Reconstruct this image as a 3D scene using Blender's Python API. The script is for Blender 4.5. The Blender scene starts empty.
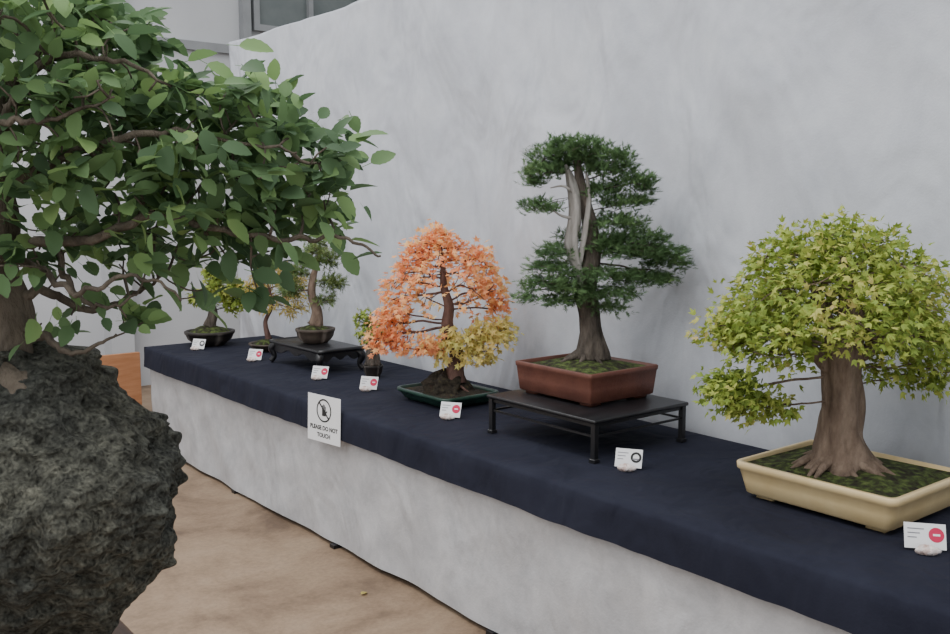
import bpy, math, random
import numpy as np
from mathutils import Vector, noise
PSI=math.radians(38.65); PITCH=math.radians(6.73)
RX=np.array([math.cos(PSI),-math.sin(PSI),0.0]); FY=np.array([math.sin(PSI),math.cos(PSI),0.0]); UZ=np.array([0,0,1.0])
def W(x,y,z): return RX*x+FY*y+UZ*z
TOP=0.70
# ---------------------------------------------------------------- materials
def newmat(name):
    m=bpy.data.materials.new(name); m.use_nodes=True
    nt=m.node_tree; b=nt.nodes["Principled BSDF"]; return m,nt,b
def N(nt,t,**kw):
    n=nt.nodes.new(t)
    for k,v in kw.items():
        if k in n.inputs: n.inputs[k].default_value=v
        else: setattr(n,k,v)
    return n
def ramp(nt,cols):
    r=nt.nodes.new("ShaderNodeValToRGB"); e=r.color_ramp.elements
    while len(e)<len(cols): e.new(0.5)
    for i,(p,c) in enumerate(cols): e[i].position=p; e[i].color=(c[0],c[1],c[2],1)
    return r
def noisemat(name,cols,scale=10,rough=.8,bump=.3,bscale=None,stretch=(1,1,1),detail=6,dist=.02,spec=.3,metal=0,distortion=0):
    m,nt,b=newmat(name)
    tc=N(nt,"ShaderNodeTexCoord"); mp=N(nt,"ShaderNodeMapping"); mp.inputs["Scale"].default_value=stretch
    nt.links.new(tc.outputs["Object"],mp.inputs["Vector"])
    n=N(nt,"ShaderNodeTexNoise",Scale=scale,Detail=detail,Roughness=.6,Distortion=distortion)
    nt.links.new(mp.outputs[0],n.inputs["Vector"])
    r=ramp(nt,cols); nt.links.new(n.outputs["Fac"],r.inputs["Fac"]); nt.links.new(r.outputs[0],b.inputs["Base Color"])
    b.inputs["Roughness"].default_value=rough; b.inputs["Specular IOR Level"].default_value=spec; b.inputs["Metallic"].default_value=metal
    if bump>0:
        n2=N(nt,"ShaderNodeTexNoise",Scale=bscale or scale*2,Detail=detail,Roughness=.65,Distortion=distortion)
        nt.links.new(mp.outputs[0],n2.inputs["Vector"])
        bp=N(nt,"ShaderNodeBump",Strength=bump,Distance=dist); nt.links.new(n2.outputs["Fac"],bp.inputs["Height"]); nt.links.new(bp.outputs[0],b.inputs["Normal"])
    return m
def leafmat(name,cols,nscale=6,trans=.3,rough=.5,mixn=.45,spec=.35):
    m,nt,b=newmat(name)
    g=N(nt,"ShaderNodeNewGeometry"); tc=N(nt,"ShaderNodeTexCoord")
    n=N(nt,"ShaderNodeTexNoise",Scale=nscale,Detail=2.0); nt.links.new(tc.outputs["Object"],n.inputs["Vector"])
    mr=N(nt,"ShaderNodeMapRange"); mr.inputs["From Min"].default_value=.3; mr.inputs["From Max"].default_value=.7
    nt.links.new(n.outputs["Fac"],mr.inputs["Value"])
    mx=N(nt,"ShaderNodeMix",data_type='FLOAT'); mx.inputs[0].default_value=mixn
    nt.links.new(g.outputs["Random Per Island"],mx.inputs[2]); nt.links.new(mr.outputs[0],mx.inputs[3])
    r=ramp(nt,cols); nt.links.new(mx.outputs[0],r.inputs["Fac"]); nt.links.new(r.outputs[0],b.inputs["Base Color"])
    b.inputs["Roughness"].default_value=rough; b.inputs["Specular IOR Level"].default_value=spec
    t=N(nt,"ShaderNodeBsdfTranslucent"); nt.links.new(r.outputs[0],t.inputs["Color"])
    ms=N(nt,"ShaderNodeMixShader"); ms.inputs[0].default_value=trans
    nt.links.new(b.outputs[0],ms.inputs[1]); nt.links.new(t.outputs[0],ms.inputs[2])
    nt.links.new(ms.outputs[0],nt.nodes["Material Output"].inputs["Surface"])
    return m
M={}
def fabric(name,c1,c2,cscale,rscale,rb,wscale,wb,fb=.12,rough=.95,zs=.5,det=2.0,rd_=.03,wd=.05,ang=32):
    m,nt,b=newmat(name); tc=N(nt,"ShaderNodeTexCoord")
    n=N(nt,"ShaderNodeTexNoise",Scale=cscale,Detail=9.0,Roughness=.72,Distortion=.3); nt.links.new(tc.outputs["Object"],n.inputs["Vector"])
    r=ramp(nt,[(.3,c1),(.7,c2)]); nt.links.new(n.outputs["Fac"],r.inputs["Fac"]); nt.links.new(r.outputs[0],b.inputs["Base Color"])
    b.inputs["Roughness"].default_value=rough; b.inputs["Specular IOR Level"].default_value=.15
    mp=N(nt,"ShaderNodeMapping"); mp.inputs["Rotation"].default_value=(math.radians(ang),0,0); mp.inputs["Scale"].default_value=(1,1,zs)
    nt.links.new(tc.outputs["Object"],mp.inputs["Vector"])
    rd=N(nt,"ShaderNodeTexNoise",noise_type='RIDGED_MULTIFRACTAL',Scale=rscale,Detail=2.0,Roughness=.4,Distortion=.5); nt.links.new(mp.outputs[0],rd.inputs["Vector"])
    b0=N(nt,"ShaderNodeBump",Strength=rb,Distance=rd_); nt.links.new(rd.outputs["Fac"],b0.inputs["Height"])
    w=N(nt,"ShaderNodeTexNoise",Scale=wscale,Detail=det,Roughness=.5,Distortion=.6); nt.links.new(mp.outputs[0],w.inputs["Vector"])
    b1=N(nt,"ShaderNodeBump",Strength=wb,Distance=wd); nt.links.new(w.outputs["Fac"],b1.inputs["Height"]); nt.links.new(b0.outputs[0],b1.inputs["Normal"])
    f=N(nt,"ShaderNodeTexNoise",Scale=120.0,Detail=4.0); nt.links.new(tc.outputs["Object"],f.inputs["Vector"])
    b2=N(nt,"ShaderNodeBump",Strength=fb,Distance=.004); nt.links.new(f.outputs["Fac"],b2.inputs["Height"]); nt.links.new(b1.outputs[0],b2.inputs["Normal"])
    nt.links.new(b2.outputs[0],b.inputs["Normal"]); return m
M['backdrop']=fabric("backdrop_fabric",(.43,.447,.492),(.56,.578,.618),3.2,1.0,.6,2.2,1.0,.25,det=3.0,rd_=.045,wd=.10)
M['skirt']=fabric("skirt_fabric",(.38,.38,.395),(.56,.555,.565),6,1.9,.6,3.6,.8,.35,det=3.0,rd_=.03,wd=.05,ang=20)
M['navy']=fabric("navy_fabric",(.011,.012,.022),(.020,.022,.036),3,2.5,.25,6,.6,.2,.85)
M['bark_b']=noisemat("grey_brown_bark",[(.3,(.06,.047,.036)),(.7,(.19,.155,.12))],30,.85,.9,45,(1,1,.35))
M['bark_m']=noisemat("maple_bark",[(.25,(.085,.055,.04)),(.5,(.19,.135,.10)),(.8,(.33,.25,.19))],26,.85,1,40,(1,1,.35))
M['bark_p']=noisemat("purple_brown_bark",[(.3,(.06,.03,.025)),(.7,(.19,.11,.09))],30,.8,.5,50,(1,1,.4))
M['bark_d']=noisemat("dark_furrowed_bark",[(.3,(.03,.024,.02)),(.7,(.17,.14,.115))],30,.9,1,42,(1,1,.25),dist=.03)
M['dead']=noisemat("bleached_deadwood",[(.3,(.17,.155,.14)),(.7,(.42,.395,.37))],24,.8,.9,40,(1,1,.2))
M['moss']=noisemat("moss_and_soil",[(.38,(.018,.014,.009)),(.5,(.04,.05,.015)),(.62,(.085,.12,.03)),(.78,(.17,.13,.07))],34,.95,1,70,dist=.01)
M['soil']=noisemat("dark_soil",[(.35,(.012,.01,.008)),(.6,(.05,.04,.028)),(.75,(.09,.09,.03))],45,.95,1,90,dist=.01)
M['pot_cream']=noisemat("cream_glaze",[(.3,(.62,.46,.23)),(.7,(.72,.57,.32))],9,.35,.05,30,spec=.5)
M['pot_brown']=noisemat("red_brown_clay",[(.3,(.095,.034,.024)),(.7,(.145,.054,.036))],14,.5,.12,60,spec=.4)
M['pot_green']=noisemat("dark_green_glaze",[(.3,(.010,.032,.022)),(.7,(.024,.065,.046))],14,.3,.05,40,spec=.5)
M['pot_dark']=noisemat("dark_unglazed_clay",[(.3,(.018,.015,.014)),(.7,(.045,.037,.032))],16,.55,.1,60)
M['pot_grey']=noisemat("grey_brown_clay",[(.3,(.045,.034,.028)),(.7,(.09,.07,.055))],16,.6,.1,60)
M['blackwood']=noisemat("black_lacquer_wood",[(.3,(.005,.005,.006)),(.7,(.014,.013,.015))],8,.35,.1,40,(1,6,1),spec=.5)
M['card']=noisemat("white_card",[(.3,(.74,.74,.75)),(.7,(.80,.80,.81))],5,.7,0)
M['ink']=noisemat("black_ink",[(.3,(.02,.02,.02)),(.7,(.03,.03,.03))],5,.7,0)
M['inkgrey']=noisemat("grey_ink",[(.3,(.2,.2,.22)),(.7,(.25,.25,.28))],5,.7,0)
M['red']=noisemat("crimson_ink",[(.3,(.50,.02,.07)),(.7,(.60,.04,.11))],5,.6,0)
M['shell']=noisemat("pale_shell",[(.35,(.50,.33,.28)),(.6,(.74,.68,.65))],40,.6,.3,90)
M['plywood']=noisemat("orange_plywood",[(.3,(.36,.155,.07)),(.7,(.46,.22,.11))],6,.6,.1,20,(1,1,8))
M['wallp']=noisemat("painted_wall_panel",[(.3,(.46,.47,.49)),(.7,(.52,.53,.55))],1.5,.7,.05,20)
M['trimg']=noisemat("grey_metal_trim",[(.3,(.22,.23,.24)),(.7,(.28,.29,.30))],4,.5,0)
M['glass']=noisemat("dull_window_glass",[(.3,(.10,.12,.12)),(.7,(.16,.18,.18))],2,.15,0,spec=.6)
M['pedcloth']=fabric("pedestal_cloth",(.02,.02,.03),(.03,.03,.045),5,3,.3,5,.3)
M['woodslab']=noisemat("brown_wood_slab",[(.3,(.06,.03,.018)),(.7,(.14,.075,.04))],8,.5,.15,30,(6,1,1))
M['leaf_m']=leafmat("lime_maple_leaf",[(0,(.14,.21,.04)),(.35,(.25,.34,.06)),(.6,(.37,.44,.085)),(.84,(.48,.47,.13)),(1,(.54,.39,.18))],5,.32,.6)
M['leaf_o']=leafmat("orange_maple_leaf",[(0,(.78,.28,.17)),(.35,(.88,.38,.18)),(.6,(.93,.50,.22)),(.8,(.92,.60,.26)),(1,(.85,.72,.30))],4,.35,.7)
M['leaf_y']=leafmat("yellow_maple_leaf",[(0,(.60,.58,.18)),(.5,(.82,.70,.26)),(1,(.86,.58,.25))],4,.35,.7)
M['needle']=leafmat("deep_green_needles",[(0,(.05,.09,.042)),(.4,(.082,.15,.062)),(.75,(.135,.225,.09)),(1,(.22,.32,.13))],9,.27,.8,.5,.15)
M['needle2']=leafmat("olive_needles",[(0,(.06,.11,.035)),(.5,(.13,.20,.06)),(1,(.28,.30,.11))],9,.2,.6)
M['leaf_yg']=leafmat("yellow_green_leaf",[(0,(.12,.20,.03)),(.5,(.27,.35,.06)),(1,(.5,.48,.12))],9,.3,.6)
M['leaf_ys']=leafmat("straw_yellow_leaf",[(0,(.30,.28,.06)),(.5,(.55,.45,.13)),(1,(.70,.48,.18))],9,.3,.6)
M['leaf_b']=leafmat("green_leaf",[(0,(.055,.10,.05)),(.35,(.095,.17,.078)),(.6,(.145,.245,.10)),(.82,(.22,.35,.125)),(1,(.36,.49,.18))],5,.36,.6,.3,.25)
def floormat():
    m,nt,b=newmat("stained_tan_concrete"); tc=N(nt,"ShaderNodeTexCoord")
    n1=N(nt,"ShaderNodeTexNoise",Scale=1.9,Detail=9.0,Roughness=.68,Distortion=.3); nt.links.new(tc.outputs["Object"],n1.inputs["Vector"])
    r1=ramp(nt,[(.36,(.13,.083,.052)),(.46,(.22,.148,.094)),(.54,(.275,.19,.123)),(.7,(.34,.25,.17))]); nt.links.new(n1.outputs["Fac"],r1.inputs["Fac"])
    n2=N(nt,"ShaderNodeTexNoise",Scale=45.0,Detail=6.0,Roughness=.7); nt.links.new(tc.outputs["Object"],n2.inputs["Vector"])
    r2=ramp(nt,[(.3,(.72,.72,.72)),(.6,(1,1,1))]); nt.links.new(n2.outputs["Fac"],r2.inputs["Fac"])
    mx=N(nt,"ShaderNodeMix",data_type='RGBA',blend_type='MULTIPLY'); mx.inputs[0].default_value=.8
    nt.links.new(r1.outputs[0],mx.inputs[6]); nt.links.new(r2.outputs[0],mx.inputs[7]); nt.links.new(mx.outputs[2],b.inputs["Base Color"])
    b.inputs["Roughness"].default_value=.6
    bp=N(nt,"ShaderNodeBump",Strength=.15,Distance=.01); nt.links.new(n2.outputs["Fac"],bp.inputs["Height"]); nt.links.new(bp.outputs[0],b.inputs["Normal"])
    return m
M['floor']=floormat()
def lavamat():
    m,nt,b=newmat("porous_lava_rock"); tc=N(nt,"ShaderNodeTexCoord")
    v=N(nt,"ShaderNodeTexVoronoi",Scale=120.0); nt.links.new(tc.outputs["Object"],v.inputs["Vector"])
    v2=N(nt,"ShaderNodeTexVoronoi",Scale=55.0); nt.links.new(tc.outputs["Object"],v2.inputs["Vector"])
    n=N(nt,"ShaderNodeTexNoise",Scale=40.0,Detail=9.0,Roughness=.78); nt.links.new(tc.outputs["Object"],n.inputs["Vector"])
    r=ramp(nt,[(.32,(.022,.022,.020)),(.48,(.082,.082,.075)),(.60,(.150,.148,.132)),(.78,(.27,.265,.235))]); nt.links.new(n.outputs["Fac"],r.inputs["Fac"])
    r2=ramp(nt,[(.08,(.12,.12,.12)),(.40,(1,1,1))]); nt.links.new(v.outputs["Distance"],r2.inputs["Fac"])
    mx=N(nt,"ShaderNodeMix",data_type='RGBA',blend_type='MULTIPLY'); mx.inputs[0].default_value=.75
    nt.links.new(r.outputs[0],mx.inputs[6]); nt.links.new(r2.outputs[0],mx.inputs[7])
    n3=N(nt,"ShaderNodeTexNoise",Scale=6.0,Detail=4.0); nt.links.new(tc.outputs["Object"],n3.inputs["Vector"])
    r3=ramp(nt,[(.35,(.65,.68,.66)),(.7,(1.15,1.14,1.0))]); nt.links.new(n3.outputs["Fac"],r3.inputs["Fac"])
    mx2=N(nt,"ShaderNodeMix",data_type='RGBA',blend_type='MULTIPLY'); mx2.inputs[0].default_value=1
    nt.links.new(mx.outputs[2],mx2.inputs[6]); nt.links.new(r3.outputs[0],mx2.inputs[7])
    nt.links.new(mx2.outputs[2],b.inputs["Base Color"]); b.inputs["Roughness"].default_value=.95; b.inputs["Specular IOR Level"].default_value=.2
    b1=N(nt,"ShaderNodeBump",Strength=1,Distance=.010); nt.links.new(v.outputs["Distance"],b1.inputs["Height"])
    b3=N(nt,"ShaderNodeBump",Strength=.8,Distance=.014); nt.links.new(v2.outputs["Distance"],b3.inputs["Height"]); nt.links.new(b1.outputs[0],b3.inputs["Normal"])
    b2=N(nt,"ShaderNodeBump",Strength=.8,Distance=.010); nt.links.new(n.outputs["Fac"],b2.inputs["Height"]); nt.links.new(b3.outputs[0],b2.inputs["Normal"])
    nt.links.new(b2.outputs[0],b.inputs["Normal"]); return m
M['lava']=lavamat()
# ---------------------------------------------------------------- mesh helpers
class MB:
    def __init__(s): s.v=[]; s.f=[]
    def add(s,vs,fs):
        o=len(s.v); s.v.extend([tuple(map(float,p)) for p in vs]); s.f.extend([tuple(int(i)+o for i in f) for f in fs])
    def obj(s,name,mat,parent=None,smooth=True,**props):
        me=bpy.data.meshes.new(name); me.from_pydata(s.v,[],s.f); me.materials.append(mat)
        me.polygons.foreach_set("use_smooth",[smooth]*len(me.polygons)); me.update()
        o=bpy.data.objects.new(name,me); bpy.context.scene.collection.objects.link(o)
        if parent: o.parent=parent
        for k,v in props.items(): o[k]=v
        return o
def box(mb,x0,x1,y0,y1,z0,z1,bev=0):
    if bev<=0:
        v=[(x,y,z) for z in (z0,z1) for y in (y0,y1) for x in (x0,x1)]
        mb.add(v,[(0,2,3,1),(4,5,7,6),(0,1,5,4),(2,6,7,3),(0,4,6,2),(1,3,7,5)])
    else:
        cx,cy=(x0+x1)/2,(y0+y1)/2; hx,hy=(x1-x0)/2,(y1-y0)/2
        loft(mb,[(z0,hx-bev,hy-bev,bev),(z0+bev,hx,hy,bev),(z1-bev,hx,hy,bev),(z1,hx-bev,hy-bev,bev)],(cx,cy),3,True,True)
def ring(hx,hy,r,n):
    r=min(r,hx,hy); out=[]
    for cxs,cys,a0 in ((1,1,0),(-1,1,90),(-1,-1,180),(1,-1,270)):
        for i in range(n+1):
            a=math.radians(a0+90*i/n); out.append((cxs*(hx-r)+r*math.cos(a),cys*(hy-r)+r*math.sin(a)))
    return out
def loft(mb,levels,c=(0,0),n=5,capb=True,capt=False,nz=0):
    vs=[];L=None
    for (z,hx,hy,r) in levels:
        rg=ring(hx,hy,r,n); L=len(rg)
        for (x,y) in rg:
            dz=noise.noise(Vector((x*18,y*18,z*5)))*nz if nz else 0
            vs.append((c[0]+x,c[1]+y,z+dz))
    fs=[]
    for k in range(len(levels)-1):
        for i in range(L):
            j=(i+1)%L; fs.append((k*L+i,k*L+j,(k+1)*L+j,(k+1)*L+i))
    if capb: fs.append(tuple(range(L))[::-1])
    if capt: fs.append(tuple((len(levels)-1)*L+i for i in range(L)))
    mb.add(vs,fs)
def resample(pts,rad,m):
    P=np.array(pts,float); R=np.array(rad,float); n=len(P)
    t=np.linspace(0,n-1,m); out=[];ro=[]
    for tt in t:
        i=min(int(tt),n-2); f=tt-i
        p0=P[max(i-1,0)];p1=P[i];p2=P[i+1];p3=P[min(i+2,n-1)]
        out.append(.5*((2*p1)+(-p0+p2)*f+(2*p0-5*p1+4*p2-p3)*f*f+(-p0+3*p1-3*p2+p3)*f**3)); ro.append(R[i]*(1-f)+R[i+1]*f)
    return np.array(out),np.array(ro)
def tube(mb,P,R,n=8,rfun=None):
    P=np.array(P,float); m=len(P)
    T=np.gradient(P,axis=0); T/=np.linalg.norm(T,axis=1)[:,None]+1e-9
    u=np.cross(T[0],[0.3,1,0.1]); u/=np.linalg.norm(u)+1e-9
    vs=[]
    for i in range(m):
        u=u-T[i]*np.dot(u,T[i]); u/=np.linalg.norm(u)+1e-9; w=np.cross(T[i],u)
        for k in range(n):
            a=2*math.pi*k/n; r=R[i]*(rfun(a,i/(m-1),P[i]) if rfun else 1)
            vs.append(P[i]+(u*math.cos(a)+w*math.sin(a))*r)
    fs=[(i*n+k,i*n+(k+1)%n,(i+1)*n+(k+1)%n,(i+1)*n+k) for i in range(m-1) for k in range(n)]
    fs.append(tuple(range(n))[::-1]); fs.append(tuple((m-1)*n+k for k in range(n)))
    mb.add(vs,fs)
def trunk(mb,pts,rad,m=36,n=24,lobes=5,flare=.35,fl=.25,seed=0,nz=.12):
    P,R=resample(pts,rad,m)
    def rf(a,s,p):
        f=flare*max(0,1-s/fl)**2
        return 1+f*math.cos(lobes*a+seed)+ .5*f*math.cos((lobes+2)*a+seed*2)+nz*noise.noise(Vector((math.cos(a)*1.6+seed,math.sin(a)*1.6,s*7)))+.05*math.cos(7*a+6*s)
    tube(mb,P,R,n,rf); return P,R
def colonize(P0,attr,step,infl,kill,iters=120,jit=.15,seed=1,up=0.0):
    rg=np.random.default_rng(seed)
    nodes=[np.array(p,float) for p in P0]; par=[-1]+list(range(len(P0)-1)); A=np.array(attr,float)
    NP=np.array(nodes); D=np.linalg.norm(A[:,None]-NP[None],axis=2); ni=D.argmin(1); nd=D.min(1)
    for it in range(iters):
        if len(A)==0: break
        act=nd<infl
        if not act.any(): break
        new=[];
        for k in np.unique(ni[act]):
            s=A[act&(ni==k)]; d=s-nodes[k]; d/=np.linalg.norm(d,axis=1)[:,None]+1e-9
            d=d.mean(0)+rg.normal(0,jit,3)+np.array([0,0,up]); d/=np.linalg.norm(d)+1e-9
            q=nodes[k]+d*step
            new.append((k,q))
        st=len(nodes); add=[]
        NPc=np.array(nodes)
        for k,q in new:
            if np.min(np.linalg.norm(NPc-q,axis=1))<step*.35: continue
            nodes.append(q); par.append(int(k)); add.append(q)
        if not add: break
        Q=np.array(add); D=np.linalg.norm(A[:,None]-Q[None],axis=2); j=D.argmin(1); dm=D.min(1)
        b=dm<nd; nd=np.where(b,dm,nd); ni=np.where(b,st+j,ni)
        keep=nd>kill; A=A[keep];nd=nd[keep];ni=ni[keep]
    return np.array(nodes),par
def branches(mb,nodes,par,ntr,tip=.0012,pw=.5,rmax=.05,nb=6):
    n=len(nodes); cnt=np.zeros(n); ch=[[] for _ in range(n)]
    for i,p in enumerate(par):
        if p>=0: ch[p].append(i)
    for i in range(n-1,-1,-1):
        if not ch[i]: cnt[i]=1
        if par[i]>=0: cnt[par[i]]+=cnt[i]
    R=np.minimum(tip*cnt**pw,rmax)
    starts=[]
    for i in range(n):
        if i<ntr:
            for c in ch[i]:
                if c>=ntr: starts.append((i,c))
        elif len(ch[i])>1:
            m=max(ch[i],key=lambda c:cnt[c])
            for c in ch[i]:
                if c!=m: starts.append((i,c))
    for p,c in starts:
        path=[p,c]; k=c
        while ch[k]:
            k=max(ch[k],key=lambda q:cnt[q]); path.append(k)
        pts=nodes[path]; rr=R[path].copy(); rr[0]=rr[1]*1.1
        if len(pts)>=3:
            q=pts.copy(); q[1:-1]=(pts[:-2]+2*pts[1:-1]+pts[2:])/4; pts=q
        tube(mb,pts,rr,nb if rr[1]>.004 else 4)
    tips=[i for i in range(ntr,n) if not ch[i]]
    return R,tips
def ell(rg,c,r,n,shell=.0,bottom=-1):
    out=[]
    while len(out)<n:
        d=rg.normal(0,1,3); d/=np.linalg.norm(d)
        if d[2]<bottom: continue
        s=rg.uniform(shell**3,1)**(1/3)
        out.append(np.array(c)+d*s*np.array(r))
    return np.array(out)
def t_ovate():
    ts=[0,.06,.13,.22,.32,.42,.52,.62,.71,.80,.88,.95,1]; ws=[0,.12,.19,.275,.275,.315,.285,.285,.225,.20,.12,.07,0]
    v=[];f=[]
    for t,w in zip(ts,ws):
        z=-.16*t*t
        v+= [(t,0,z),(t,w,z+.28*w),(t,-w,z+.28*w)]
    for i in range(len(ts)-1):
        a=3*i;b=a+3
        f+=[(a,b,b+1,a+1),(a+2,b+2,b,a)]
    k=len(v); v+=[(-.35,.012,.02),(-.35,-.012,.02),(0,-.018,0),(0,.018,0)]; f.append((k,k+1,k+2,k+3))
    return np.array(v),f
def t_lobed(l):
    v=[(.35,0,.05)]+[(x,y,-.12*(abs(y)+x*.4)) for x,y in l]; n=len(l)
    return np.array(v),[(0,1+i,1+(i+1)%n) for i in range(n)]
TRI=[(0,0),(.08,.22),(.62,.55),(.50,.2),(1,0),(.5,-.2),(.62,-.55),(.08,-.22)]
PAL=[(0,0),(-.05,.42),(.25,.25),(.62,.62),(.5,.2),(1,0),(.5,-.2),(.62,-.62),(.25,-.25),(-.05,-.42)]
def t_spray(rg_seed=0,k=9):
    rg=np.random.default_rng(rg_seed); v=[];f=[]
    for i in range(k):
        b=np.array([i/k*.75,0,0]); s=1 if i%2 else -1
        d=np.array([.55,s*rg.uniform(.25,.6),rg.uniform(-.15,.5)]) if i<k-1 else np.array([1,0,.1])
        d/=np.linalg.norm(d); L=.42; w=np.cross(d,[0,.3,1]); w/=np.linalg.norm(w); o=len(v)
        v+=[b-w*.045,b+w*.045,b+d*L]; f.append((o,o+1,o+2))
    o=len(v); v+=[(0,.02,0),(0,-.02,0),(.8,0,0)]; f.append((o,o+1,o+2))
    return np.array(v),f
def t_lance():
    return np.array([(0,0,0),(.4,.09,.02),(1,0,-.25),(.4,-.09,.02)]),[(0,1,2),(0,2,3)]
def leaves(mb,tmpl,pos,dirs,nrm,size):
    T,F=tmpl
    d=dirs/(np.linalg.norm(dirs,axis=1)[:,None]+1e-9)
    n=nrm-d*np.sum(nrm*d,axis=1)[:,None]; n/=np.linalg.norm(n,axis=1)[:,None]+1e-9
    y=np.cross(n,d); k=len(T)
    V=pos[:,None,:]+size[:,None,None]*(T[None,:,0:1]*d[:,None,:]+T[None,:,1:2]*y[:,None,:]+T[None,:,2:3]*n[:,None,:])
    o=len(mb.v); mb.v.extend(map(tuple,V.reshape(-1,3).tolist()))
    for i in range(len(pos)):
        b=o+i*k
        for f in F: mb.f.append(tuple(b+q for q in f))
def root(name,loc,label,cat,**kw):
    e=bpy.data.objects.new(name,None); e.empty_display_size=.1; e.location=loc; bpy.context.scene.collection.objects.link(e)
    e["label"]=label; e["category"]=cat
    for k,v in kw.items(): e[k]=v
    return e
# ---------------------------------------------------------------- room
def struct(mb,name,mat):
    o=mb.obj(name,mat,None,False); o["kind"]="structure"; return o
mb=MB(); box(mb,-4,8,-3,8.6,-.1,0); struct(mb,"floor",M['floor'])
mb=MB(); box(mb,-4,8,8.6,8.75,0,5.2); struct(mb,"wall_back",M['wallp'])
mb=MB(); box(mb,8,8.15,-3,8.75,0,5.2); struct(mb,"wall_right",M['wallp'])
def frame_window(name,x0,x1,z0,z1):
    mb=MB(); y0,y1=8.52,8.599
    w=.06
    box(mb,x0,x0+w,y0,y1,z0,z1);box(mb,x1-w,x1,y0,y1,z0,z1);box(mb,x0+w,x1-w,y0,y1,z0,z0+w);box(mb,x0+w,x1-w,y0,y1,z1-w,z1)
    box(mb,(x0+x1)/2-.025,(x0+x1)/2+.025,y0,y1,z0+w,z1-w)
    o=struct(mb,name,M['trimg'])
    g=MB(); box(g,x0+w,x1-w,8.57,8.59,z0+w,z1-w); g.obj("glass_pane",M['glass'],o,False)
frame_window("window_1",4.12,5.35,3.32,4.7)
frame_window("window_2",5.55,6.8,3.32,4.7)
mb=MB(); box(mb,-4,8,8.55,8.6,3.08,3.16); struct(mb,"trim_1",M['trimg'])
mb=MB(); box(mb,4.0,4.08,8.5,8.6,0,5.2); struct(mb,"trim_2",M['trimg'])
mb=MB(); box(mb,2.62,2.82,8.4,8.6,0,5.2); struct(mb,"trim_3",M['wallp'])
p=MB(); box(p,1.70,2.53,7.42,7.45,0,.50,.004); o=p.obj("plywood_panel",M['plywood'],None,False); o["label"]="orange-brown plywood panel standing on the hall floor"; o["category"]="board"
for xx in (1.75,2.42):
    p2=MB(); box(p2,xx,xx+.04,7.45,7.75,0,.35); p2.obj("panel_foot",M['plywood'],o,False)
# backdrop curtain
mb=MB(); ny,nzz=260,100; vs=[]
y0,y1,zt=-1.2,7.13,2.93
for j in range(nzz+1):
    for i in range(ny+1):
        y=y0+(y1-y0)*i/ny; t=j/nzz; z=.02+(zt-.02)*t
        x=3.22+.034*noise.noise(Vector((y*.9,z*.5+y*.5,1)))+.030*noise.noise(Vector((y*2.6,z*.5-y*.6,4)))+.020*(1-abs(noise.noise(Vector((y*1.3-z*1.1,z*.5,8))))*4)*.5+.010*noise.noise(Vector((y*5.5+z*2,z*1.0,3)))
        if j==nzz: z-=.02*abs(math.sin(y*1.3))
        vs.append((x,y,z))
fs=[(j*(ny+1)+i,j*(ny+1)+i+1,(j+1)*(ny+1)+i+1,(j+1)*(ny+1)+i) for j in range(nzz) for i in range(ny)]
mb.add(vs,fs); o=mb.obj("backdrop_curtain",M['backdrop']); o["label"]="pale grey felt backdrop curtain stretched behind the display table"; o["category"]="curtain"
sm=o.modifiers.new("sol","SOLIDIFY"); sm.thickness=.006; sm.offset=1
# ---------------------------------------------------------------- table
XF=2.20; XB=3.15; YN=-.8; YE=6.34
tab=root("exhibition_table",(2.7,2.8,0),"long display table with navy cloth and pale grey skirt","table")
def rel(mb): 
    mb.v=[(a-2.7,b-2.8,c) for a,b,c in mb.v]; return mb
mb=MB(); box(mb,XF+.02,XB-.01,YN+.02,YE-.02,TOP-.03,TOP-.004); rel(mb).obj("tabletop",M['woodslab'],tab,False)
mb=MB(); prof=[(XB,TOP),(2.9,TOP),(2.6,TOP),(2.3,TOP),(XF+.012,TOP),(XF+.002,TOP-.004),(XF-.003,TOP-.014),(XF-.006,TOP-.045),(XF-.008,TOP-.09),(XF-.010,TOP-.135)]
n=360; vs=[]
for i in range(n+1):
    y=YN+(YE-YN)*i/n
    for k,(x,z) in enumerate(prof):
        if k>=6:
            a=(k-5)/4; x+=-.008*a+a*.012*noise.noise(Vector((y*2.3,z*3,0)))+a*.009*noise.noise(Vector((y*9,z*6,2)))
            if k==9: z+=.006*noise.noise(Vector((y*1.2,5,2)))
        vs.append((x,y,z))
L=len(prof); fs=[(i*L+k,i*L+k+1,(i+1)*L+k+1,(i+1)*L+k) for i in range(n) for k in range(L-1)]
mb.add(vs,fs)
for ye in (YE,YN):
    s=1 if ye==YE else -1
    vs=[];m=40
    for j in range(6):
        for i in range(m+1):
            x=XF-.01+(XB-XF+.01)*i/m; vs.append((x,ye+s*(.004*(j>0)+.006*noise.noise(Vector((x*5,j*.4,1)))*(j/5)),TOP-.135*j/5))
    mb.add(vs,[(j*(m+1)+i,j*(m+1)+i+1,(j+1)*(m+1)+i+1,(j+1)*(m+1)+i) for j in range(5) for i in range(m)])
rel(mb).obj("table_cloth",M['navy'],tab,label="dark navy table cloth")
mb=MB(); n=480; vs=[];nn=24
path=[(XF+.022+0*t,YN+.01+(YE-YN-.02)*t) for t in np.linspace(0,1,n+1)]+[(XF+.022+(XB-XF-.03)*t,YE-.012) for t in np.linspace(.02,1,50)]
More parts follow.
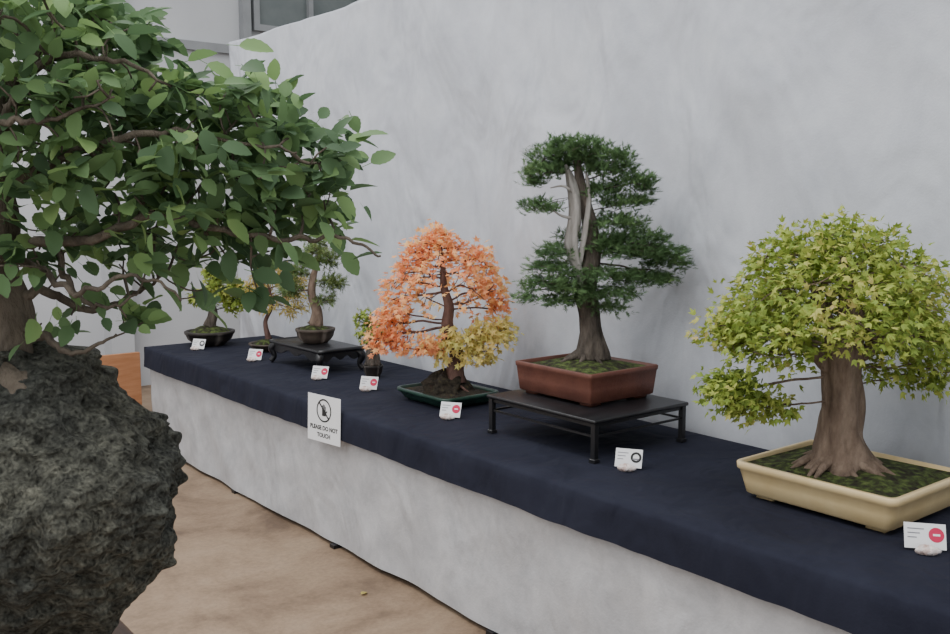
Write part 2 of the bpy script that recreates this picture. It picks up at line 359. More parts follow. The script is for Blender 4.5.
for j in range(nn+1):
    for i,(x,y) in enumerate(path):
        t=j/nn; z=.62-(.62-.022)*t
        w=.016*t*noise.noise(Vector((y*1.6,t*.8,3)))+.014*t*noise.noise(Vector((y*4+t*1.5,t*1.0,7)))+.008*noise.noise(Vector((y*3-t*2,t*3,9)))+.005*t*(1-4*abs(noise.noise(Vector((y*2.2+t,t*1.4,5)))))
        if j==nn: z+=.012*noise.noise(Vector((y*1.1,1,1)))
        if i<=n: x-=w*.9
        vs.append((x,y,z))
L=len(path); mb.add(vs,[(j*L+i,j*L+i+1,(j+1)*L+i+1,(j+1)*L+i) for j in range(nn) for i in range(L-1)])
rel(mb).obj("table_skirt",M['skirt'],tab,label="pale grey felt skirt")
for yy in (.3,1.5,2.65,3.85,4.98,6.2):
    for xx in (2.26,3.08):
        g=MB(); box(g,xx,xx+.04,yy,yy+.04,0,TOP-.03)
        if xx<3: box(g,xx-.055,xx+.0,yy,yy+.04,0,.018)
        rel(g).obj("leg",M['blackwood'],tab,False)
# sign
def text_mesh(txt,size,mat,parent,loc,rot,name="lettering"):
    c=bpy.data.curves.new(name,'FONT'); c.body=txt; c.size=size; c.align_x='CENTER'; c.align_y='CENTER'; c.extrude=.0003; c.offset=size*.03
    o=bpy.data.objects.new(name,c); bpy.context.scene.collection.objects.link(o)
    dg=bpy.context.evaluated_depsgraph_get(); me=bpy.data.meshes.new_from_object(o.evaluated_get(dg)); bpy.data.objects.remove(o)
    me.materials.clear(); me.materials.append(mat)
    t=bpy.data.objects.new(name,me); bpy.context.scene.collection.objects.link(t); t.parent=parent; t.location=loc; t.rotation_euler=rot; return t
def disc(mb,c,r,r0=0,n=32,z=.0006):
    vs=[];
    for i in range(n):
        a=2*math.pi*i/n; vs+=[(c[0]+r*math.cos(a),c[1]+r*math.sin(a),z),(c[0]+r0*math.cos(a),c[1]+r0*math.sin(a),z)]
    mb.add(vs,[(2*i,2*((i+1)%n),2*((i+1)%n)+1,2*i+1) for i in range(n)])
def quad(mb,x0,x1,y0,y1,z=.0006): mb.add([(x0,y0,z),(x1,y0,z),(x1,y1,z),(x0,y1,z)],[(0,1,2,3)])
sg=root("notice_sign",(2.158,3.84,.652),"white laminated no-touching notice hung on the table front","sign")
sg.rotation_euler=(math.radians(88),0,math.radians(-82))
g=MB()
box(g,-.124,.124,-.112,.112,-.0008,0); g.obj("sheet",M['card'],sg,False)
g=MB(); disc(g,(0,.040),.056,.048)
for a0,b0 in (((-.034,.074),(.034,.006)),):
    d=np.array([b0[0]-a0[0],b0[1]-a0[1]]); d/=np.linalg.norm(d); q=np.array([-d[1],d[0]])*.0045
    g.add([(a0[0]-q[0],a0[1]-q[1],.0007),(b0[0]-q[0],b0[1]-q[1],.0007),(b0[0]+q[0],b0[1]+q[1],.0007),(a0[0]+q[0],a0[1]+q[1],.0007)],[(0,1,2,3)])
quad(g,-.014,.014,.014,.044,.0005)
for i,h in enumerate((.020,.026,.024,.017)): quad(g,-.014+i*.0075,-.0085+i*.0075,.044,.044+h,.0005)
g.add([(.014,.022,.0005),(.026,.038,.0005),(.021,.042,.0005),(.014,.035,.0005)],[(0,1,2,3)])
g.obj("emblem",M['ink'],sg,False,label="crossed-out hand emblem")
text_mesh("PLEASE DO NOT",.028,M['ink'],sg,(0,-.045,.0006),(0,0,0))
text_mesh("TOUCH",.028,M['ink'],sg,(0,-.080,.0006),(0,0,0))
def place_card(x,y,kind,yaw,w=.098,h=.066,lab=""):
    e=root("place_card",(x,y,TOP),lab,"card",group="name cards along the display table"); 
    e.rotation_euler=(0,0,yaw)
    tilt=math.radians(24); c,s=math.cos(tilt),math.sin(tilt)
    def T(px,py,pz): return (px, py*s-pz*c, .008+py*c+pz*s)
    g=MB(); v=[T(a,b,d) for d in (-.001,0) for b in (0,h) for a in (-w/2,w/2)]
    g.add(v,[(0,2,3,1),(4,5,7,6),(0,1,5,4),(2,6,7,3),(0,4,6,2),(1,3,7,5)]); g.obj("card",M['card'],e,False)
    g=MB(); disc(g,(w*.27,h*.56),h*.29,0 if kind=='red' else h*.17); g.v=[T(*p) for p in g.v]
    g.obj("emblem",M['red'] if kind=='red' else M['ink'],e,False)
    g=MB(); 
    if kind=='red': quad(g,w*.19,w*.36,h*.52,h*.60,.0009)
    else: quad(g,w*.15,w*.37,h*.42,h*.5,.0009)
    g.v=[T(*p) for p in g.v]; g.obj("emblem_detail",M['card'] if kind=='red' else M['inkgrey'],e,False)
    g=MB()
    for i,(a,b) in enumerate(((-.42,-.02),(-.42,-.12),(-.42,-.2))): quad(g,w*a,w*b,h*(.75-.17*i),h*(.79-.17*i),.0008)
    g.v=[T(*p) for p in g.v]; g.obj("printed_lines",M['inkgrey'],e,False)
    g=MB()
    vs=[]
    for a in range(11):
        for b in range(30):
            th=math.pi*a/10; ph=2*math.pi*b/30; rr=.022*(1+.18*math.sin(5*ph+x)+.12*math.sin(9*ph+y))
            vs.append((rr*1.35*math.sin(th)*math.cos(ph),-.026+rr*.7*math.sin(th)*math.sin(ph),.013+.013*math.cos(th)*(1+.25*math.sin(6*ph))))
    vs=[(p,q,max(r,0)) for p,q,r in vs]
    g.add(vs,[(a*30+b,a*30+(b+1)%30,(a+1)*30+(b+1)%30,(a+1)*30+b) for a in range(10) for b in range(30)])
    g.obj("shell_weight",M['shell'],e)
yw=math.radians(-58)
for x,y,k,l in ((2.42,5.98,'dark',"small white name card by the dark round pot"),(2.515,5.33,'red',"small white name card with red emblem by the yellow-leaved plant"),
    (2.52,4.53,'red',"white name card with red emblem before the carved stand"),(2.56,4.09,'red',"white name card with red emblem beside the small dark pot"),
    (2.50,3.31,'red',"white name card with red emblem before the orange maple"),(2.51,2.25,'dark',"white name card with dark emblem before the black stand"),
    (2.54,1.18,'red',"white name card with crimson emblem before the cream pot")):
    place_card(x,y,k,yw+ (0.1 if y<2 else 0),lab=l,w=.108 if y<2 else .098,h=.070 if y<2 else .068)
# ---------------------------------------------------------------- pots
def rect_pot(parent,mat,hx,hy,h,cr,z0=0,foot=.012,rim=.008,flare=.03,wall=.014,soil='moss',dome=.02,name="pot",fin=.055,band=.026):
    g=MB(); b=foot
    lv=[(z0+b,hx-flare-.01,hy-flare-.01,cr*.7),(z0+b+.006,hx-flare,hy-flare,cr*.8),(z0+h*.5,hx-rim-(flare-rim)*.45,hy-rim-(flare-rim)*.45,cr),(z0+h-band-.004,hx-rim,hy-rim,cr),
        (z0+h-band,hx-.001,hy-.001,cr),(z0+h-.003,hx,hy,cr),(z0+h,hx-.003,hy-.003,cr),(z0+h,hx-wall,hy-wall,cr*.8),(z0+h-.02,hx-wall-.002,hy-wall-.002,cr*.8)]
    loft(g,lv,n=6)
    fx,fy=hx-flare-fin,hy-flare-fin
    w=.03
    for sx in (-1,1):
        for sy in (-1,1): box(g,sx*fx-w,sx*fx+w,sy*fy-w,sy*fy+w,z0,z0+b+.002)
    g.obj(name,mat,parent)
    s=MB(); lv=[]
    for k in range(9):
        q=1-k/8.5; lv.append((z0+h-.014+dome*(1-q*q),(hx-wall-.003)*q,(hy-wall-.003)*q,cr*.8*q+.001))
    loft(s,lv,n=8,capb=False,capt=True,nz=.010)
    s.obj("soil",M[soil],parent,label="mossy soil surface")
    return z0+h-.014+dome
def rnd(rg,n): 
    a=rg.normal(0,1,(n,3)); return a/np.linalg.norm(a,axis=1)[:,None]
WT=lambda A: np.array([W(*p) for p in A])
def roots(mb,k,r0,h0,Rr,rad,seed,zsink=-.01):
    rg=random.Random(seed)
    for i in range(k):
        a=2*math.pi*i/k+rg.uniform(-.3,.3); L=Rr*rg.uniform(.7,1.15); b=a+rg.uniform(-.4,.4)
        P=[(r0*.4*math.cos(a),r0*.4*math.sin(a),h0),(r0*math.cos(a),r0*math.sin(a),h0*.45),((r0+L*.45)*math.cos((a+b)/2),(r0+L*.45)*math.sin((a+b)/2),h0*.16),((r0+L)*math.cos(b),(r0+L)*math.sin(b),zsink)]
        P,R=resample(P,[rad*1.1,rad,rad*.65,rad*.25],12); tube(mb,P,R,8)
def leafset(A,per,spread,rg,cen,size,ndir=.5,up=.7,droop=-.25,ud=np.array([0,0,1.])):
    P=np.repeat(A,per,axis=0)+rg.normal(0,spread,(len(A)*per,3)); n=len(P)
    out=P-np.array(cen); out/=np.linalg.norm(out,axis=1)[:,None]+1e-9
    d=out*.6+rnd(rg,n)*.8+np.array([0,0,droop]); nr=ud*up+out*ndir+rnd(rg,n)*.6
    return P,d,nr,rg.uniform(size[0],size[1],n)
# ---- trident maple in cream pot
e=root("bonsai_tree",(2.775,1.545,TOP),"lime-green trident maple bonsai with thick trunk in cream rectangular pot","bonsai")
zs=rect_pot(e,M['pot_cream'],.235,.275,.122,.028,foot=.014,flare=.026,rim=.007,wall=.016,dome=.022,fin=.06,band=.022)
rg=np.random.default_rng(4)
K=314.
def S4(u,v,y=0): return W((u-848)/K,y,(465-v)/K+zs)
tb=MB()
P,R=trunk(tb,[S4(840,472),S4(839,455),S4(837,430),S4(838,400),S4(834,370),S4(836,345),S4(842,320),S4(838,290),S4(836,262)],[.12,.086,.067,.061,.060,.056,.040,.027,.012],46,32,6,.30,.22,1.3,.2)
tb2=MB(); roots(tb2,13,.070,.055,.095,.019,3,zsink=-.014); tb.add([(a-.02,b+.016,c+zs-.002) for a,b,c in tb2.v],tb2.f)
for st,en,en2,r in (((836,375),(800,345),(765,330),.024),((840,360),(880,335),(915,330),.024),((836,350),(815,310),(800,280),.022),((840,335),(868,300),(880,270),.020)):
    Pq,Rq=resample([S4(*st),S4((st[0]+en[0])/2,(st[1]+en[1])/2+3),S4(*en),S4(*en2)],[r*1.2,r,r*.8,r*.4],12); tube(tb,Pq,Rq,10)
tb.obj("trunk",M['bark_m'],e)
A=[]
C=lambda u,v,y,ru,rv,ry,n,sh=.0,b=-1: [np.array([(u-848)/K,y,(465-v)/K+zs])+p for p in ell(rg,(0,0,0),(ru/K,ry,rv/K),n,sh,b)]
cl=[(828,330,0,108,106,.34,440,.6,-.05),(768,330,-.05,58,40,.2,80,.3,-1),(735,325,0,28,26,.12,45,.0,-1),(896,340,0,48,40,.2,95,.3,-1),(836,256,0,64,36,.2,80,.3,-1),
    (724,384,-.05,27,15,.07,55,0,-1),(750,404,-.02,38,11,.06,36,0,-1),(920,372,0,28,14,.1,25,0,-1),(832,320,.1,92,50,.2,80,0,-1),(700,330,0,6,8,.04,6,0,-1)]
for c in cl: A+=C(*c)
A=WT(A)
nodes,par=colonize(P[18:],A,.022,.32,.03,140,.2,5)
b=MB(); RR,tips=branches(b,nodes,par,len(P)-18,.0012,.55,.020,8); b.obj("branches",M['bark_m'],e)
f=MB(); leaves(f,t_lobed(TRI),*leafset(A,10,.022,rg,S4(838,360),(.018,.032)))
f.obj("foliage",M['leaf_m'],e,False,kind="stuff")
# ---- stand and conifer
def stand(x0,x1,y0,y1,h,label):
    cx,cy=(x0+x1)/2,(y0+y1)/2; e=root("display_stand",(cx,cy,TOP),label,"stand"); hx,hy=(x1-x0)/2,(y1-y0)/2
    g=MB(); box(g,-hx+.0,hx,-hy,hy,h-.014,h,.003); 
    g.obj("stand_top",M['blackwood'],e)
    g=MB(); i=.02
    for s in (-1,1):
        box(g,-hx+i,hx-i,s*(hy-i)-.006,s*(hy-i)+.006,h-.030,h-.014); box(g,s*(hx-i)-.006,s*(hx-i)+.006,-hy+i,hy-i,h-.030,h-.014)
    g.obj("apron",M['blackwood'],e,False)
    for sx in (-1,1):
        for sy in (-1,1):
            g=MB(); w=.011
            xx,yy=sx*(hx-.018),sy*(hy-.018); box(g,xx-w,xx+w,yy-w,yy+w,0,h-.014,.002); box(g,xx-w*1.35,xx+w*1.35,yy-w*1.35,yy+w*1.35,0,.016,.002); g.obj("leg",M['blackwood'],e,False)
    for s in (-1,1):
        g=MB(); box(g,-hx+.02,hx-.02,s*(hy-.018)-.004,s*(hy-.018)+.004,h*.6-.004,h*.6+.004); g.obj("stretcher",M['blackwood'],e,False)
        g=MB(); box(g,s*(hx-.018)-.004,s*(hx-.018)+.004,-hy+.02,hy-.02,h*.6-.004,h*.6+.004); g.obj("stretcher",M['blackwood'],e,False)
    return e
stand(2.46,3.0,2.37,3.0,.165,"low black lacquered wood stand with slim legs under the conifer")
e=root("bonsai_tree",(2.79,2.745,TOP+.165),"tall dark green conifer bonsai with bleached deadwood in brown rectangular pot","bonsai")
zs=rect_pot(e,M['pot_brown'],.200,.225,.135,.008,foot=.010,flare=.014,rim=.004,wall=.013,dome=.030,fin=.05,band=.018)
rg=np.random.default_rng(7); K3=236.; KV=252.
def S3(u,v,y=0): return W((u-587)/K3,y,(362-v)/KV+zs)
tb=MB()
P,R=trunk(tb,[S3(592,362),S3(592,345),S3(590,320),S3(585,290),S3(591,260),S3(591,235),S3(585,205),S3(579,180),S3(575,150),S3(577,138)],[.064,.052,.046,.043,.042,.036,.028,.020,.013,.006],44,24,5,.25,.2,.6,.4)
tb2=MB(); roots(tb2,8,.05,.04,.06,.014,8,zsink=-.012); tb.add([(a,b,c+zs-.002) for a,b,c in tb2.v],tb2.f)
tb.obj("trunk",M['bark_d'],e)
dw=MB()
Pq,Rq=resample([S3(580,290,-.040),S3(577,268,-.044),S3(571,240,-.044),S3(574,205,-.034),S3(570,178,-.023),S3(564,160,-.02)],[.009,.018,.026,.025,.018,.005],26); tube(dw,Pq,Rq,14,lambda a,s,p:1+.25*math.cos(3*a+s*4)+.2*noise.noise(Vector((a,s*9,1))))
Pq,Rq=resample([S3(578,262,-.043),S3(584,225,-.043),S3(587,195,-.033),S3(584,168,-.02)],[.010,.012,.010,.004],18); tube(dw,Pq,Rq,12,lambda a,s,p:1+.25*math.cos(3*a+s*4))
Pq,Rq=resample([S3(573,190,-.04),S3(562,182,-.05),S3(549,184,-.06)],[.008,.005,.002],8); tube(dw,Pq,Rq,8)
Pq,Rq=resample([S3(574,215,-.04),S3(560,212,-.05),S3(549,204,-.06)],[.008,.005,.002],8); tube(dw,Pq,Rq,8)
dw.obj("deadwood",M['dead'],e)
pads=[(575,141,30,8,.11,0),(558,150,32,9,.13,0),(600,152,32,9,.13,0),(543,167,22,9,.1,-.02),(630,178,22,8,.1,0),(608,166,28,9,.12,0),(570,160,30,8,.08,.06),(535,178,12,6,.07,0),(640,186,10,6,.07,0),
 (541,204,20,8,.1,-.02),(638,198,12,6,.07,0),(616,200,20,7,.08,0),(600,188,24,9,.10,.03),
 (614,221,30,9,.13,0),(636,236,32,8,.12,0),(650,250,32,8,.11,0),(662,262,25,7,.09,0),(625,250,38,8,.15,-.02),(603,242,14,14,.07,-.04),
 (560,250,20,9,.11,0),(551,267,26,8,.1,-.02),(546,283,26,8,.11,0),(528,297,12,5,.07,0),(562,299,24,6,.1,-.03),(598,273,42,8,.15,-.06),(638,276,32,8,.12,0),(658,279,18,6,.08,0),(604,291,32,8,.13,-.07),(606,306,18,5,.09,-.05),(572,284,20,8,.1,-.06),(575,235,14,6,.08,.04)]
A=[]
for (u,v,ru,rv,ry,y) in pads:
    c=np.array([(u-587)/K3,y,(362-v)/KV+zs]); 
    n=int(ru*rv*.48)
    A.append(ell(rg,c,(ru/K3,ry,rv/K3*.8),n,.2,-.6))
A=np.vstack(A); A=A[rg.permutation(len(A))]
A=WT(A)
nodes,par=colonize(P[12:],A[::5],.02,.4,.03,120,.2,6)
b=MB(); branches(b,nodes,par,len(P)-12,.0012,.5,.014,6); b.obj("branches",M['bark_d'],e)
f=MB()
for s in range(3):
    Pn,d,nr,sz=leafset(A[s::3],4,.011,rg,S3(590,260),(.024,.041),.2,.8,.0)
    d=d*np.array([1,1,.5])+np.array([0,0,.08]); leaves(f,t_spray(s,10),Pn,d,nr,sz)
f.obj("foliage",M['needle'],e,False,kind="stuff")
# ---- orange maple
e=root("bonsai_tree",(2.725,3.625,TOP),"orange autumn maple bonsai with exposed roots in shallow green pot","bonsai")
zs=rect_pot(e,M['pot_green'],.175,.215,.062,.05,foot=.008,flare=.03,dome=.015,soil='soil',band=.015)
rg=np.random.default_rng(11); K2=204.; 
def S2(u,v,y=0): return W((u-444)/K2,y,(382-v)/K2+zs)
rk=MB()
vs=[];na,nb_=14,28
for a in range(na):
    for b_ in range(nb_):
        th=math.pi/2*a/(na-1); ph=2*math.pi*b_/nb_; r=1+.35*noise.noise(Vector((math.cos(ph)*2,math.sin(ph)*2,th*3)))+.12*math.cos(7*ph)
        vs.append((.12*math.cos(th)*r*math.cos(ph),.10*math.cos(th)*r*math.sin(ph),zs-.012+.095*math.sin(th)*(1+.2*math.cos(5*ph))))
rk.add(vs,[(a*nb_+b_,a*nb_+(b_+1)%nb_,(a+1)*nb_+(b_+1)%nb_,(a+1)*nb_+b_) for a in range(na-1) for b_ in range(nb_)])
rk.obj("root_mound",M['soil'],e,label="dark mossy root mound")
tb=MB(); P,R=trunk(tb,[S2(451,374),S2(452,362),S2(454,350),S2(450,335),S2(444,318),S2(446,300),S2(441,280),S2(440,255),S2(437,235)],[.06,.044,.036,.034,.03,.024,.018,.011,.004],34,20,5,.2,.2,2)
tb2=MB(); roots(tb2,12,.03,.12,.085,.012,12,zsink=-.01); tb.add([(a+.03,b,c+zs) for a,b,c in tb2.v],tb2.f)
tb.obj("trunk",M['bark_p'],e)
C=lambda u,v,y,ru,rv,ry,n,sh=.0,b=-1: [np.array([(u-448)/K2,y,(382-v)/K2+zs])+p for p in ell(rg,(0,0,0),(ru/K2,ry,rv/K2),n,sh,b)]
cl=[(442,300,0,60,68,.28,115,.80,-.2),(437,240,0,30,18,.12,45,0,-1),(405,278,0,22,24,.14,45,0,-1),(484,272,0,24,22,.12,45,0,-1),(394,312,0,22,14,.12,50,0,-1),(388,332,-.03,17,8,.09,38,0,-1),
 (426,335,-.1,24,9,.08,34,0,-1),(472,248,0,18,14,.1,28,0,-1),(418,250,0,18,16,.1,32,0,-1),(498,296,0,12,14,.1,18,0,-1),(437,226,0,14,7,.06,12,0,-1)]
A=[]
for c in cl: A+=C(*c)
Y=[]
for c in [(488,328,-.03,27,12,.12,70,0,-1),(478,346,-.06,20,9,.08,34,0,-1),(500,322,0,14,9,.08,25,0,-1),(455,330,-.1,16,8,.06,16,0,-1),(444,345,-.1,12,5,.05,9,0,-1)]: Y+=C(*c)
A=WT(A);Y=WT(Y); AL=np.vstack([A,Y])
nodes,par=colonize(P[8:],AL,.024,.35,.03,120,.22,9)
b=MB(); branches(b,nodes,par,len(P)-8,.0019,.5,.014,6); b.obj("branches",M['bark_p'],e)
f=MB(); leaves(f,t_lobed(PAL),*leafset(A,5,.02,rg,S2(445,310),(.022,.038))); f.obj("foliage",M['leaf_o'],e,False,kind="stuff",label="orange and pink autumn leaves")
f=MB(); leaves(f,t_lobed(PAL),*leafset(Y,5,.02,rg,S2(445,310),(.022,.038))); f.obj("foliage",M['leaf_y'],e,False,kind="stuff",label="pale yellow autumn leaves")
# ---- small trees
def round_pot(parent,mat,r,h,z0=0,flare=.25,soil='moss'):
    g=MB()
    L=[(z0,r*(1-flare)*.85),(z0+.006,r*(1-flare)*.9),(z0+.012,r*(1-flare)),(z0+h*.45,r*(1-flare*.3)),(z0+h*.8,r*.985),(z0+h*.82,r*1.02),(z0+h-.002,r*1.03),(z0+h,r*1.01),(z0+h,r*.9),(z0+h-.015,r*.88)]
    loft(g,[(z,a,a,a) for z,a in L],n=8); g.obj("pot",mat,parent)
    s=MB(); loft(s,[(z0+h-.012+.03*r/.1*(1-q*q),r*.88*q,r*.88*q,r*.88*q) for q in (1,.85,.7,.5,.3,.1)],n=8,capb=False,capt=True,nz=.006); s.obj("soil",M[soil],parent)
    return z0+h-.012+.03*r/.1
def small(loc,label,potmat,r,h,tp,tr,cl,k,leafm,barkm,tmpl,size,per,spread,seed,flare=.25,tip=.0016,step=.018):
    e=root("bonsai_tree",loc,label,"bonsai"); zs=round_pot(e,potmat,r,h,0,flare)
    rg=np.random.default_rng(seed); tb=MB(); P,R=trunk(tb,[W(x/k,0,z/k+zs-.006) for x,z in tp],tr,24,16,5,.25,.25,seed); tb.obj("trunk",barkm,e)
    A=[]
    for (x,z,ru,rv,ry,n) in cl: A+=[p for p in ell(rg,(x/k,0,z/k+zs),(ru/k,ry,rv/k),n)]
    A=WT(A); nodes,par=colonize(P[6:],A,step,.4,.025,100,.2,seed); b=MB(); branches(b,nodes,par,len(P)-6,tip,.5,.012,6); b.obj("branches",barkm,e)
    f=MB(); leaves(f,tmpl,*leafset(A,per,spread,rg,W(0,0,zs+.2),size)); f.obj("foliage",leafm,e,False,kind="stuff"); return e
small((2.79,4.40,TOP),"small yellow-green tree with stout trunk in dark pot",M['pot_dark'],.055,.07,[(0,0),(0,15),(-2,30),(-3,42)],[.045,.035,.028,.012],
  [(-6,44,12,10,.06,40),(6,34,8,8,.05,20),(-8,30,8,8,.05,20)],178,M['leaf_yg'],M['bark_d'],t_lobed(TRI),(.018,.03),4,.012,21)
x0,x1,y0,y1,h=2.57,2.87,4.62,5.22,.14
e=root("carved_stand",((x0+x1)/2,(y0+y1)/2,TOP),"ornate black carved wood stand with curved legs","stand"); hx,hy=(x1-x0)/2,(y1-y0)/2
g=MB(); box(g,-hx,hx,-hy,hy,h-.018,h,.005)
for s in (-1,1):
    Pq,Rq=resample([(-hx,s*(hy-.004),h-.008),(0,s*(hy-.002),h-.006),(hx,s*(hy-.004),h-.008)],[.012,.012,.012],6); tube(g,Pq,Rq,10)
g.obj("stand_top",M['blackwood'],e)
g=MB()
for s in (-1,1):
    m=40
    for ax in (0,1):
        Ln=(hy if ax else hx)-.02; vs=[]
        for i in range(m+1):
            t=-1+2*i/m; low=h-.042-.022*(.5+.5*math.cos(t*math.pi*3))-.022*abs(t)**4
            for off in (-.006,.006):
                for z in (h-.016,low):
                    a=s*((hx if ax else hy)-.018)+off; vs.append((a,t*Ln,z) if ax else (t*Ln,a,z))
        fs=[]
        for i in range(m):
            o=i*4;q=o+4; fs+=[(o,q,q+1,o+1),(o+2,o+3,q+3,q+2),(o+1,q+1,q+3,o+3)]
        g.add(vs,fs)
g.obj("carved_apron",M['blackwood'],e,False)
for sx in (-1,1):
    for sy in (-1,1):
        g=MB(); P_,R_=resample([(sx*(hx-.03),sy*(hy-.03),h-.02),(sx*(hx-.008),sy*(hy-.008),h*.65),(sx*(hx-.02),sy*(hy-.02),h*.3),(sx*(hx-.004),sy*(hy-.004),.012)],[.022,.023,.015,.017],14); tube(g,P_,R_,10)
        g.v=[(a,b_,max(c,0)) for a,b_,c in g.v]; g.obj("leg",M['blackwood'],e)
small((2.725,4.93,TOP+.144),"small conifer bonsai with pale trunk in grey-brown round pot",M['pot_grey'],.115,.085,[(0,0),(2,14),(-3,30),(-1,48),(3,62),(6,74)],[.045,.03,.024,.02,.014,.005],
  [(12,66,16,9,.08,60),(2,76,12,8,.06,40),(-16,52,12,7,.07,40),(18,42,14,7,.07,50),(-22,36,13,6,.07,40),(10,26,10,5,.05,20)],167,M['needle2'],M['bark_m'],t_spray(3,8),(.03,.045),8,.012,22)
small((2.58,6.15,TOP),"yellow-green leafed bonsai in wide dark round pot",M['pot_dark'],.165,.10,[(0,0),(4,15),(-3,32),(6,48)],[.045,.03,.02,.008],
  [(16,36,20,12,.1,80),(8,48,14,9,.08,40),(-8,28,12,9,.08,30),(26,22,12,8,.06,30)],145,M['leaf_yg'],M['bark_d'],t_lobed(TRI),(.03,.045),5,.015,23,.35)
small((2.79,5.68,TOP),"slender straw-yellow bonsai in flat grey pot",M['pot_grey'],.13,.05,[(0,0),(-3,18),(4,36),(0,60)],[.02,.014,.012,.005],
  [(6,68,18,12,.1,60),(22,56,16,12,.1,50),(-12,50,12,12,.1,40),(26,34,14,10,.08,30),(2,40,16,10,.08,30)],155,M['leaf_ys'],M['bark_p'],t_lance(),(.04,.06),6,.018,24,.35)
# ---------------------------------------------------------------- foreground bonsai on rock
BX=W(-.68,1.35,0); ZB=.975
e=root("bonsai_on_rock",(BX[0],BX[1],ZB),"large leafy green bonsai growing over a dark porous lava rock","bonsai")
pz=[.975,1.02,1.07,1.128,1.186,1.23,1.28,1.317,1.346,1.382,1.418,1.445,1.46]
pr=[.100,.125,.155,.203,.240,.257,.254,.215,.180,.146,.112,.075,.002]
nz_,na=260,360; vs=[]
for i in range(nz_):
    t=i/(nz_-1); z=.975+(1.46-.975)*(1-(1-t)**1.25); r=np.interp(z,pz,pr)
    for k in range(na):
        a=2*math.pi*k/na; x,y=math.cos(a),math.sin(a); q=Vector((x*r,y*r,z))
        d=.040*noise.noise(q*5+Vector((1,4,2)))+.028*noise.noise(q*12)+.017*noise.noise(q*30)+.009*noise.noise(q*70)
        c=noise.noise(q*24+Vector((9,1,3))); d-=.026*max(0,c-.12)
        rr=max(r+d*min(1,r/.1),0.001)
        p=W(x*rr,y*rr*.85,0); zz=z-ZB+(.014*noise.noise(q*14+Vector((3,3,3)))+.004*noise.noise(q*50) if 3<i else 0)
        vs.append((p[0],p[1],max(zz,0)))
mb=MB(); mb.add(vs,[(i*na+k,i*na+(k+1)%na,(i+1)*na+(k+1)%na,(i+1)*na+k) for i in range(nz_-1) for k in range(na)]); mb.f.append(tuple(range(na))[::-1])
mb.obj("rock",M['lava'],e,label="dark porous lava rock")
KB=690.
def SB(u,v,y=0): return W(.68+(u-475)/KB,y,1.65+(200-v)/KB-ZB)
tb=MB()
P,R=trunk(tb,[SB(12,390),SB(10,366),SB(6,345),SB(6,310),SB(0,260),SB(4,210),SB(0,160),SB(8,110),SB(4,60),SB(16,20)],[.085,.075,.048,.034,.030,.028,.026,.022,.016,.01],50,28,7,.15,.25,.4,.35)
mains=[[(5,300),(40,292),(80,300),(125,290),(160,275)],[(5,260),(50,235),(110,225),(170,215),(230,222),(300,225),(350,236),(385,248)],[(4,200),(50,165),(110,150),(180,140),(250,135),(310,150)],[(6,150),(40,100),(90,75),(150,70),(200,85)],[(8,100),(35,60),(70,30),(110,10)],[(8,130),(30,135),(60,130),(100,118),(160,112)],[(8,320),(45,330),(85,335),(130,322)],[(5,250),(60,262),(110,272),(160,268),(205,285)],[(60,232),(75,265),(110,295),(150,292)]]
MN=[]
ys=[.04,-.05,-.08,-.09,.05,-.14,-.05,-.10,-.04]
for i,m in enumerate(mains):
    pts=[SB(u,v,ys[i]*min(1,j/2)) for j,(u,v) in enumerate(m)]
    pts=[p+np.array([0,0,.011*math.sin(j*2.1+i)]) for j,p in enumerate(pts)]
    Pq,Rq=resample(pts,np.linspace(.009 if i<7 else .006,.0015,len(pts)),8*len(pts))
    Pq=Pq+np.array([[.006*noise.noise(Vector((k_*.4,i,5))),.006*noise.noise(Vector((k_*.4,i,9))),.010*noise.noise(Vector((k_*.4,i,0)))] for k_ in range(len(Pq))]); tube(tb,Pq,Rq,8)
    MN.append(Pq[::2])
tb.obj("trunk",M['bark_b'],e)
rg=np.random.default_rng(31)
cl=[(40,10,80,30,0,.22,85),(105,38,55,28,-.02,.16,58),(40,80,65,40,0,.22,70),(125,100,65,32,0,.2,74),(195,98,35,18,0,.12,34),(250,98,35,14,0,.1,28),(290,125,30,12,0,.1,22),(335,145,22,9,0,.07,12),
 (215,150,60,24,0,.15,56),(130,165,65,30,0,.2,66),(40,160,50,40,0,.2,52),(285,178,45,18,0,.12,32),(334,184,20,8,0,.06,8),(190,205,65,18,0,.15,42),(265,218,45,12,0,.1,24),(325,212,20,9,0,.07,8),(90,225,60,18,.02,.16,30),
 (30,240,40,20,0,.18,18),(235,246,50,10,0,.08,13),(150,250,45,10,0,.12,14),(200,286,26,7,0,.06,3),(50,318,30,8,0,.07,4),(140,322,22,8,0,.05,3),(262,280,22,5,0,.04,3),(8,260,25,20,-.1,.06,8),(110,300,34,9,0,.08,5),(275,92,10,5,0,.03,3),(345,234,14,5,0,.03,2)]
A=[]
for (u,v,ru,rv,y,ry,n) in cl:
    c=np.array([.68+(u-475)/KB,y,1.65+(200-v)/KB-ZB]); A+=list(ell(rg,c,(ru/KB,ry,rv/KB),n))
A+=list(ell(rg,(-.18,0,.76),(.20,.25,.22),130))
A=WT(A)
nodes0=list(P[12:]); par0=[-1]+list(range(len(P)-13))
for m in MN:
    s=len(nodes0)
    for i,q in enumerate(m): nodes0.append(q); par0.append(-1 if i==0 else s+i-1)
nodes,par=colonize(nodes0,A,.018,.3,.022,120,.25,4)
for i in range(len(par0)): par[i]=par0[i]
b=MB(); branches(b,nodes,par,len(nodes0),.0013,.42,.006,6); b.obj("branches",M['bark_b'],e)
n=len(A); per=3
Pn=np.repeat(A,per,axis=0)+rg.normal(0,.016,(n*per,3)); m_=len(Pn)
cen=SB(8,200); out=Pn-np.array(cen); out[:,2]*=.3; out/=np.linalg.norm(out,axis=1)[:,None]+1e-9
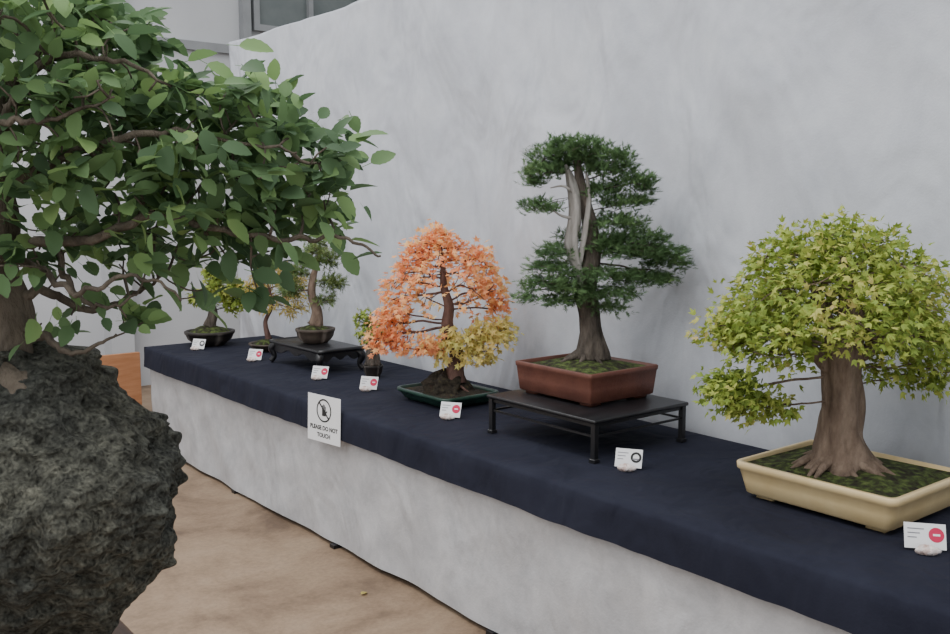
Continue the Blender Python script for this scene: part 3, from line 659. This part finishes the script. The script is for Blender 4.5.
view=-FY
d=out*.6+rnd(rg,m_)*.75+np.array([0,0,-.10]); nr=np.array([0,0,.8])+view*.2+rnd(rg,m_)*.6
f=MB(); leaves(f,t_ovate(),Pn,d,nr,rg.uniform(.022,.047,m_)); f.obj("foliage",M['leaf_b'],e,True,kind="stuff",label="oval mid-green leaves")
e=root("wooden_slab",(BX[0],BX[1],ZB-.03),"brown wooden slab stand carrying the lava rock","stand")
g=MB(); loft(g,[(0,.15,.14,.1),(.004,.157,.147,.1),(.026,.157,.147,.1),(.03,.152,.142,.1)],capt=True); g.obj("slab",M['woodslab'],e)
e=root("display_pedestal",(BX[0],BX[1],0),"square cloth-covered pedestal under the lava rock","pedestal")
g=MB(); box(g,-.13,.13,-.12,.12,.0,ZB-.05,.006); g.obj("pedestal_column",M['pedcloth'],e)
g=MB(); box(g,-.14,.14,-.13,.13,ZB-.05,ZB-.03,.004); g.obj("pedestal_top",M['blackwood'],e)
for (x,y,r) in ((2.02,3.3,.4),(1.95,2.78,1.5)):
    g=MB(); leaves(g,t_ovate(),np.array([[0,0,.008]]),np.array([[math.cos(r),math.sin(r),0.]]),np.array([[0.,0,1.]]),np.array([.04]))
    o=g.obj("fallen_leaf",M['leaf_ys']); o.location=(x,y,0.0); o["label"]="dry yellow leaf fallen on the floor"; o["category"]="leaf"; o["group"]="fallen leaves on the floor"
# ---------------------------------------------------------------- lights / world / camera
def area(loc,size,pw,rot=(0,0,0),sy=None,col=(1,1,1)):
    l=bpy.data.lights.new("ceiling_lamp",'AREA'); l.energy=pw; l.size=size; l.color=col
    if sy: l.shape='RECTANGLE'; l.size_y=sy
    o=bpy.data.objects.new("ceiling_lamp",l); o.location=loc; o.rotation_euler=rot; bpy.context.scene.collection.objects.link(o)
area((.6,0.2,4.6),1.8,70); area((.6,3.4,4.6),1.8,75); area((1.2,6.6,4.6),1.8,80); area((-2.2,2,4.4),2.2,75,(0,math.radians(-35),0))
w=bpy.data.worlds.new("World"); bpy.context.scene.world=w; w.use_nodes=True
bg=w.node_tree.nodes["Background"]; bg.inputs[0].default_value=(.965,.985,1,1); bg.inputs[1].default_value=1.13
cam=bpy.data.cameras.new("Camera"); cam.sensor_width=36; cam.lens=940/950*36; cam.clip_start=.05
co=bpy.data.objects.new("Camera",cam); co.location=(0,0,1.65); co.rotation_euler=(math.pi/2-PITCH,0,-PSI); bpy.context.scene.collection.objects.link(co); bpy.context.scene.camera=co
